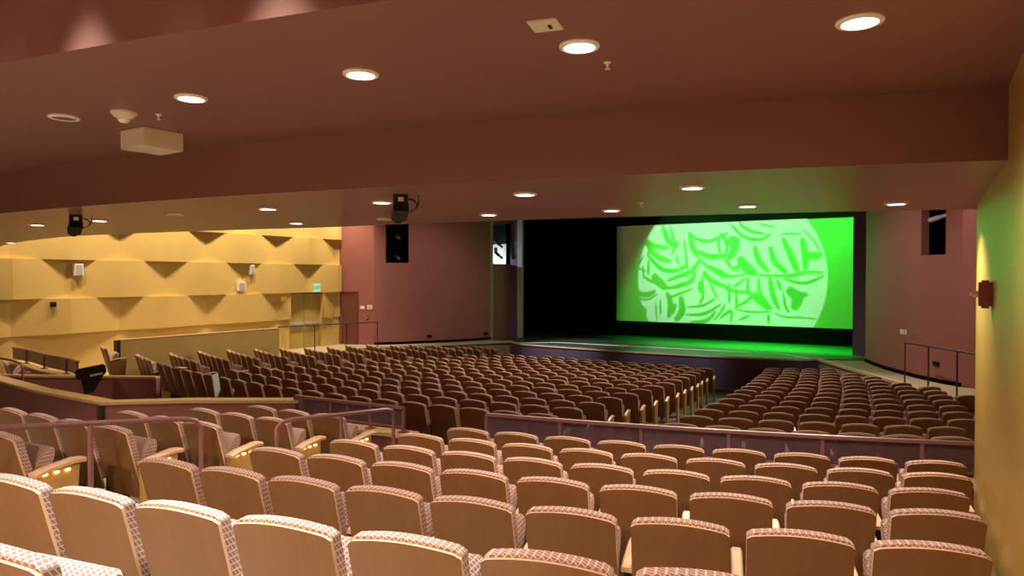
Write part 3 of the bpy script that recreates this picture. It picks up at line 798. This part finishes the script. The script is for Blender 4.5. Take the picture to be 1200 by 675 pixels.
# dark rose door in the return wall, on the far side
def rp(s): a, b = Vector((-10.0, 17.69, 0)), Vector((-8.80, 18.15, 0)); return a + (b - a) * s
dirv = (rp(1) - rp(0)).normalized(); ang = math.atan2(dirv.y, dirv.x)
p = rp(.29); t = empty('door_2', (p.x, p.y, -.03), ang); t['kind'] = 'structure'
mb = MB(); mb.box((-.26, -.03, 0), (.26, -.004, 1.86)); mb.build('door_leaf', M['dark_red_door'], t, bevel=.003)
mb = MB()
for lo, hi in (((-.31, -.05, 0), (-.26, .0, 1.9)), ((.26, -.05, 0), (.31, .0, 1.9)), ((-.31, -.05, 1.86), (.31, .0, 1.91))): mb.box(lo, hi)
mb.build('door_frame', M['dark_red_door'], t)
def on_return(s, z, w, h, name, mat, lab, cat, d=.02):
    p = rp(s); t = empty(name, (p.x, p.y, z), ang); tag(t, lab, cat)
    mb = MB(); mb.box((-w / 2, -d, -h / 2), (w / 2, -.001, h / 2)); mb.build('panel', mat, t, bevel=.003)
    return t
a_ = on_return(.66, 1.30, .16, .11, 'wall_notice', M['paper'], 'small white notice on the rose return wall, nearer the dark door', 'notice')
a_ = on_return(.88, 1.31, .19, .15, 'wall_notice', M['paper'], 'white notice with a dark frame edge on the rose return wall, beside the corner', 'notice')
mb = MB(); mb.box((-.06, -.023, -.045), (.06, -.02, .045)); mb.build('print', M['grille'], a_)
a_ = on_return(.80, .96, .07, .12, 'fire_pull', M['alarm'], 'small red pull station below the two white notices', 'pull station', .05)
mb = MB(); mb.box((-.02, -.06, -.02), (.02, -.05, .0)); mb.build('lever', M['white'], a_)
mb = MB(); mb.box((XW + .0, 17.12, .92), (XW + .08, 17.24, 1.12)); tag(mb.build('wall_box', M['endpanel'], bevel=.004), 'small brown box on the ochre wall beside the double door', 'wall box')
mb = MB(); mb.box((XW + .1, 14.98, 1.58), (XW + .32, 15.10, 1.74)); tag(mb.build('wall_bell', M['endpanel'], bevel=.02), 'small round brown bell on the pleated wall before the double door', 'bell')

# red alarm strobe on the near wall
xw = wall_x(6.1)
t = empty('alarm_strobe', (wall_x(5.42), 5.42, 2.275)); tag(t, 'red fire alarm strobe on the near ochre wall', 'fire alarm'); t.scale = (1.3, 1.35, 1.15)
mb = MB(); mb.box((-.055, -.075, -.08), (0, .075, .075)); mb.build('housing', M['alarm'], t, bevel=.012)
mb = MB(); mb.lathe([(0, .035), (.013, .03), (.019, .015), (.019, 0)], 18, (0, 0, 0), 0, Matrix.Translation((-.055, .05, -.005)) @ Matrix.Rotation(-90 * D2R, 4, 'Y')); mb.build('strobe_lens', M['clear_lens'], t, smooth=True)
# three white switch plates low on the rose wall near the stage
va, vb = Vector((7.55, 19.78, 0)), Vector((8.05, 18.98, 0))
for i, s in enumerate((.0, .10, .22)):
    p = va + (vb - va) * s; aa = math.atan2((vb - va).y, (vb - va).x)
    t = empty('switch_plate', (p.x - .01, p.y - .006, 1.03), aa); tag(t, '%s of three small white switch plates on the rose wall by the stage' % ['first', 'second', 'third'][i], 'switch plate', 'switch plates by the stage')
    mb = MB(); mb.box((-.035, -.012, -.06), (.035, .0, .06)); mb.build('plate', M['white'], t, bevel=.002)
    mb = MB(); mb.box((-.012, -.018, -.02), (.012, -.012, .02)); mb.build('toggle', M['plastic'], t)
# dark floor boxes low on the rose walls
for x, y, z, lab in ((-7.55, 19.72, .22, 'dark outlet plate low on the far rose wall, nearer the corner'), (-6.55, 21.9, .22, 'dark outlet plate low on the far rose wall, nearer the stage'), (8.3, 18.6, .40, 'dark outlet plate low on the rose wall behind the walkway rail')):
    s = 1 if x > 0 else -1
    t = empty('outlet_plate', (x, y, z), s * -1.0); tag(t, lab, 'outlet')
    mb = MB(); mb.box((-.09, -.02, -.05), (.09, .02, .05)); mb.build('plate', M['black'], t, bevel=.003)

# fixtures seen inside the lighting slots
def tube_light(loc, d, lab, L=.5, mat=None):
    t = empty('theatre_spotlight', loc); tag(t, lab, 'stage light')
    q = Vector(d).to_track_quat('Z', 'Y').to_matrix().to_4x4()
    mb = MB(); mb.lathe([(0, -.05), (.055, -.05), (.06, 0), (.06, L * .45), (.045, L * .5), (.045, L * .92), (.06, L), (0, L)], 18, (0, 0, 0), 0, q); mb.build('barrel', mat or M['black'], t, smooth=True)
    mb = MB(); mb.box((-.07, -.015, -.02), (.07, .015, .16), 0, Matrix.Translation((0, 0, .05))); mb.build('yoke', M['black'], t)
tube_light((-6.80, 22.94, 3.80), (.832, .555, -.85), 'black spotlight angled down in the bright side opening, upper of two', .36)
tube_light((-6.80, 22.94, 3.36), (.832, .555, -.85), 'black spotlight angled down in the bright side opening, lower of two', .36)
tube_light((8.12, 19.22, 3.72), (.62, -.5, .16), 'grey barrel light high in the dark slot above the walkway', .62, M['grille'])
tube_light((-8.6, 19.1, 3.85), (.7, -.5, -.1), 'grey barrel light in the far dark slot, upper of two', .45, M['dark_grey'])
tube_light((-8.6, 19.1, 3.12), (.7, -.5, -.1), 'grey barrel light in the far dark slot, lower of two', .45, M['dark_grey'])

# ------------------------------------------------------------------ mixing position odds and ends
t = empty('clamp_light', (-4.80, 6.62, .51)); t.scale = (.85, .85, .9); tag(t, 'black lamp with a white label standing on the mixing position front wall', 'lamp')
rot = Matrix.Rotation(64 * D2R, 4, 'Z') @ Matrix.Rotation(-9 * D2R, 4, 'Y')
mb = MB(); mb.box((-.30, -.10, .03), (.28, .10, .24), 0, rot); h_ = mb.build('housing', M['black'], t, bevel=.03)
mb = MB(); mb.box((-.04, -.108, .045), (.20, -.10, .085), 0, rot); mb.build('label_strip', M['white'], h_)
mb = MB(); mb.quad([rot @ Vector(p) for p in ((-.20, -.10, -.30), (-.02, -.10, -.28), (.24, -.10, .06), (-.22, -.10, .06))])
mb.quad([rot @ Vector(p) for p in ((-.20, -.02, -.30), (-.02, -.02, -.28), (.24, .10, .06), (-.22, .10, .06))])
for p, q in (((-.20, -.30), (-.02, -.28)), ((-.02, -.28), (.24, .06)), ((.24, .06), (-.22, .06)), ((-.22, .06), (-.20, -.30))):
    mb.quad([rot @ Vector((p[0], -.10, p[1])), rot @ Vector((q[0], -.10, q[1])), rot @ Vector((q[0], -.02 if q[1] < 0 else .10, q[1])), rot @ Vector((p[0], -.02 if p[1] < 0 else .10, p[1]))])
mb.build('clamp', M['black'], t)
t = empty('music_stand', (-2.05, 7.45, -.38)); tag(t, 'grey board stand seen edge on behind the maple-capped wall', 'music stand')
mb = MB(); mb.box((-.16, -.012, .62), (.16, .012, 1.08), 0, Matrix.Rotation(128 * D2R, 4, 'Z') @ Matrix.Rotation(-8 * D2R, 4, 'X')); mb.build('desk', M['greyboard'], t, bevel=.004)
mb = MB(); mb.tube([(0, .03, .0), (0, .03, .8)], .012, 8); mb.build('pole', M['black'], t, smooth=True)
mb = MB(); mb.lathe([(0, 0), (.16, 0), (.15, .02), (.02, .03), (0, .03)], 18, (0, .03, 0)); mb.build('base', M['black'], t, smooth=True)
t = empty('microphone_stand', (-1.72, 7.42, -.38)); tag(t, 'thin stand with a pale tip beside the grey board', 'microphone stand')
mb = MB(); mb.tube([(0, 0, 0), (-.02, 0, .80)], .009, 8); mb.build('pole', M['chrome'], t, smooth=True)
mb = MB(); mb.lathe([(0, .78), (.018, .79), (.02, .83), (0, .86)], 12, (-.02, 0, 0)); mb.build('tip', M['white'], t, smooth=True)
mb = MB(); mb.lathe([(0, 0), (.11, 0), (.10, .02), (0, .025)], 16); mb.build('base', M['black'], t, smooth=True)
# lone end seat beyond the mixing position
R = 23.05
t = seat(R, th_at_x(-7.72, R), .76, 1.0, 'lone dark seat beyond the black lamp, seen from its side', 'seats under the pleated wall', end='right')
# folded paper on a seat back
mb = MB(); p = P(FR_R[0], th_at_x(-4.45, FR_R[0]), FR_TOP[0] + .05)
mb.box((-.11, -.02, 0), (.11, .10, .012), 0, Matrix.Translation(p) @ Matrix.Rotation(.2, 4, 'Z'))
tag(mb.build('paper_sheet', M['paper']), 'cream paper sheet lying over a seat back in the first centre row', 'paper')

# ------------------------------------------------------------------ leaf gobo for the backdrop: a metal plate before a pin lamp
LP = Vector((1.2, 17.2, 4.75)); TF = .05; YS = 26.38
SL = [  # dark gaps between the leaflets, as centre lines on the cloth: (sheet, width, points)
(1,20,(205,235,260,290,320,325,400,320,450,290)),(1,25,(215,210,290,260,350,275)),(1,34,(185,165,230,195,225,240)),(1,20,(225,185,290,200,340,205)),
(1,20,(330,380,400,355,470,330,520,270)),(1,22,(330,420,410,405,470,380,495,330)),(1,38,(245,345,280,385,330,420)),(1,11,(430,160,440,240,455,360)),
(1,24,(300,85,340,170,380,195)),(1,13,(350,90,365,150,385,190)),(1,24,(460,130,480,200,510,250)),(1,10,(400,170,380,200,355,240)),(1,10,(380,240,400,290)),
(1,14,(510,250,560,300,640,350,675,360)),(1,22,(545,330,580,375,675,415)),(1,13,(545,330,530,400,540,460,520,500)),(1,28,(525,380,530,445)),(1,10,(560,340,600,440,620,470)),
(1,8,(150,310,200,330)),(1,8,(180,245,155,300)),(1,14,(215,270,215,350)),(1,10,(180,300,185,370)),(1,14,(185,355,240,385,280,385)),
(1,24,(135,440,200,455,260,435)),(1,10,(140,470,210,480,270,450)),(1,26,(130,510,190,540,160,575)),(1,12,(340,470,400,450,480,420)),
(1,24,(330,440,350,500,340,580)),(1,30,(410,460,420,540,380,590)),(1,20,(380,500,360,560)),(1,10,(290,480,290,560)),(1,8,(260,500,270,590)),
(1,14,(440,560,520,560,580,540,640,500)),(1,12,(450,520,540,510,610,470)),(1,16,(470,600,560,590,610,540)),(1,10,(600,590,640,540,660,500)),
(1,14,(450,120,540,170,620,150,675,120)),(1,10,(480,160,560,160)),(1,24,(510,220,560,245,610,250,670,240)),(1,12,(625,140,622,190,635,235)),(1,12,(580,300,640,330,665,350)),
(2,22,(180,190,200,270,250,330)),(2,22,(255,195,280,280,340,335)),(2,24,(315,150,345,220,380,310,392,325)),(2,26,(405,150,420,240,420,320)),(2,30,(420,245,495,245)),(2,7,(495,240,460,170,410,110)),
(2,12,(120,340,250,350,340,350,420,330,505,335)),(2,14,(330,370,420,390,505,350)),(2,6,(310,375,340,365,420,345,500,345)),(2,16,(150,360,150,440,220,490,270,530)),
(2,38,(165,445,210,480,255,525)),(2,14,(200,360,205,430,240,490)),(2,22,(255,360,270,450,300,530)),(2,14,(290,370,310,430)),(2,12,(320,440,330,510,350,545)),
(2,42,(335,420,385,465,370,530)),(2,24,(345,455,435,450)),(2,8,(270,545,330,570,400,570,470,580)),(2,12,(250,555,250,605)),(2,10,(70,520,130,540,200,545,260,540)),
(2,14,(85,520,150,480,170,450)),(2,12,(85,420,90,520)),(2,12,(50,390,50,500)),(2,16,(0,400,70,430,160,445)),(2,12,(70,415,140,360)),
(2,34,(45,265,80,200,60,160,105,170)),(2,40,(100,250,140,310,185,340)),(2,14,(20,250,60,310)),(2,18,(60,320,120,290,110,250)),(2,14,(60,80,120,140,200,160,260,130)),
(2,14,(100,70,150,110,230,130)),(2,10,(310,130,400,130)),(2,8,(200,75,280,95)),(2,16,(0,130,20,140,40,200,30,230)),(2,12,(0,330,50,355,130,345)),(2,14,(0,580,60,540,60,600)),(2,10,(100,590,160,560)),
]
def cloth_xz(sheet, x, y):
    """trace sheets to metres on the cloth"""
    u = x / 4.5 + (720 if sheet == 1 else 860); v = y / 4.5 + 245
    X = -2.96 + (u - 727) / 273 * 8.64 + .55 * ((u - 727) / 273) * (1 - (u - 727) / 273) * -1
    top = 265 - 11 * (u - 727) / 273; bot = 377 + 8 * (u - 727) / 273
    return X, .60 + 3.87 * (bot - v) / (bot - top)
def on_plate(X, Z): return LP + (Vector((X, YS, Z)) - LP) * TF
gl = empty('pattern_spotlight', LP); tag(gl, 'black pattern projector above the house aimed at the backdrop', 'projector')
mb = MB()
def strip(pts, w):
    # smooth the line, then a ribbon that tapers at both ends
    pts = [Vector(p) for p in pts]; fine = []
    for i in range(len(pts) - 1):
        p0 = pts[max(i - 1, 0)]; p1 = pts[i]; p2 = pts[i + 1]; p3 = pts[min(i + 2, len(pts) - 1)]
        for q in range(6):
            t = q / 6
            fine.append(.5 * ((2 * p1) + (p2 - p0) * t + (2 * p0 - 5 * p1 + 4 * p2 - p3) * t * t + (3 * p1 - p0 - 3 * p2 + p3) * t ** 3))
    fine.append(pts[-1]); L, Rr = [], []
    for i, p in enumerate(fine):
        a = fine[max(i - 1, 0)]; b = fine[min(i + 1, len(fine) - 1)]; d = (b - a).normalized(); nn = Vector((-d.y, d.x))
        s = i / (len(fine) - 1); ww = w * .66 * (.45 + .55 * math.sin(math.pi * s) ** .7)
        L.append(p + nn * ww); Rr.append(p - nn * ww)
    for i in range(len(fine) - 1):
        mb.quad([on_plate(q.x, q.y) - LP for q in (L[i], L[i + 1], Rr[i + 1], Rr[i])])
for sheet, w, c in SL:
    pts = [cloth_xz(sheet, c[i], c[i + 1]) for i in range(0, len(c), 2)]
    strip(pts, w / 4.5 * 8.64 / 273)
# the round opening of the plate, with flat shutters above and below
CX, CZ, CR = 1.35, 2.35, 3.52
N_ = 72
for i in range(N_):
    a0, a1 = 2 * math.pi * i / N_, 2 * math.pi * (i + 1) / N_
    def rr(a, r): return on_plate(CX + r * math.cos(a), CZ + r * math.sin(a)) - LP
    mb.quad([rr(a0, CR), rr(a1, CR), rr(a1, CR * 2.6), rr(a0, CR * 2.6)])
for z0, z1 in ((-7, .62), (5.25, 12)):
    mb.quad([on_plate(-8, z0) - LP, on_plate(10, z0) - LP, on_plate(10, z1) - LP, on_plate(-8, z1) - LP])
gp = mb.build('gobo_plate', M['black'], gl)
mb = MB(); mb.lathe([(.30, -.1), (.30, .75)], 24, (0, 0, 0), 0, (Vector((CX, YS, CZ)) - LP).to_track_quat('Z', 'Y').to_matrix().to_4x4()); mb.build('barrel', M['black'], gl, smooth=True)
spot('gobo_lamp', LP, (CX, YS, CZ), 1750, 60, .05, (.80, 1.0, .90), .0016)

# ------------------------------------------------------------------ lights
GREEN = (0.0, 1.0, .025)
def area(name, loc, target, power, sx, sy, col):
    l = bpy.data.lights.new(name, 'AREA'); l.energy = power; l.shape = 'RECTANGLE'; l.size = sx; l.size_y = sy; l.color = col
    o = bpy.data.objects.new(name, l); COL.objects.link(o); o.location = loc
    o.rotation_euler = (Vector(target) - Vector(loc)).to_track_quat('-Z', 'Y').to_euler(); return o
# cyclorama strip lights hidden above the border, falling off towards the dark end
for x, pw, an in ((-.1, 1700, 70), (1.9, 620, 90), (3.6, 520, 95), (5.3, 640, 95)):
    spot('cyc_lamp', (x, 24.5, 6.8), (x + .35, 26.4, 2.2), pw, an, .55, GREEN, .12)
spot('green_floor_lamp', (4.6, 24.1, 7.2), (4.2, 22.8, 0), 15000, 62, .9, GREEN, .2)
spot('green_floor_lamp', (2.0, 24.1, 7.2), (2.2, 23.0, 0), 10000, 62, .9, GREEN, .2)
# a little white from the front onto the apron
for x in (-2.8, 1.2):
    spot('apron_lamp', (x, 17.0, 6.7), (x, 21.7, 0), 3200 if x < 0 else 1800, 30, .9, (1, .95, .9), .2)
# house lights: wall washers over the pleated wall and a wash over the seats
for y in (7.2, 9.2, 11.0, 12.8, 14.6, 16.4):
    spot('wall_washer', (-8.75, y, 6.7), (-9.9, y, 2.2), 880, 84, .8, (1, .80, .52), .08)
for s in (-1, 1):
    spot('return_wall_lamp', (s * 9.25, 17.35, 6.2), (s * 9.3, 17.7, 0), 700, 60, .8, (1, .78, .58), .08)
for x in (-3.6, -.5, 2.6, 5.6):
    for y in (18.5, 21.5):
        spot('house_lamp', (x, y, 6.9), (x - .6, y - 8.0, 0), 1150, 84, .9, (1, .82, .62), .12)
spot('house_accent', (-2.2, 17.2, 6.9), (-1.6, 17.6, -.2), 1300, 26, .8, (1, .72, .58), .1)
for s in (-1, 1):  # fill: unseen lamps added to brighten the curved rose walls
    spot('rose_wall_fill', (s * 3.2, 13.5, 6.8), (s * 7.6, 19.8, 1.2), 1500 if s > 0 else 1150, 46, .9, (1, .82, .72), .2)
spot('boom_lamp', (-7.15, 22.5, 3.05), (-6.7, 23.42, 3.35), 45, 140, .5, (.85, .93, 1.0), .04)
# unseen lamps added behind the camera to brighten the seat backs
for x, pw in ((1.5, 600), (4.5, 850), (7.5, 1350)):
    spot('rear_fill_lamp', (x, -3.0, Z_UP - .05), (x, -3.0, 0), pw, 147, .15, WARM, .25)

w = bpy.data.worlds.new('world'); scn.world = w; w.use_nodes = True
bg = w.node_tree.nodes['Background']; bg.inputs[0].default_value = (1, .8, .62, 1); bg.inputs[1].default_value = .02

scn.view_settings.view_transform = 'Standard'
scn.view_settings.look = 'None'
scn.view_settings.exposure = 0.0
scn.view_settings.gamma = 1.0
scn.view_settings.use_curve_mapping = False
scn.cycles.use_denoising = True
scn.cycles.max_bounces = 8
scn.cycles.diffuse_bounces = 4
scn.cycles.sample_clamp_indirect = 8
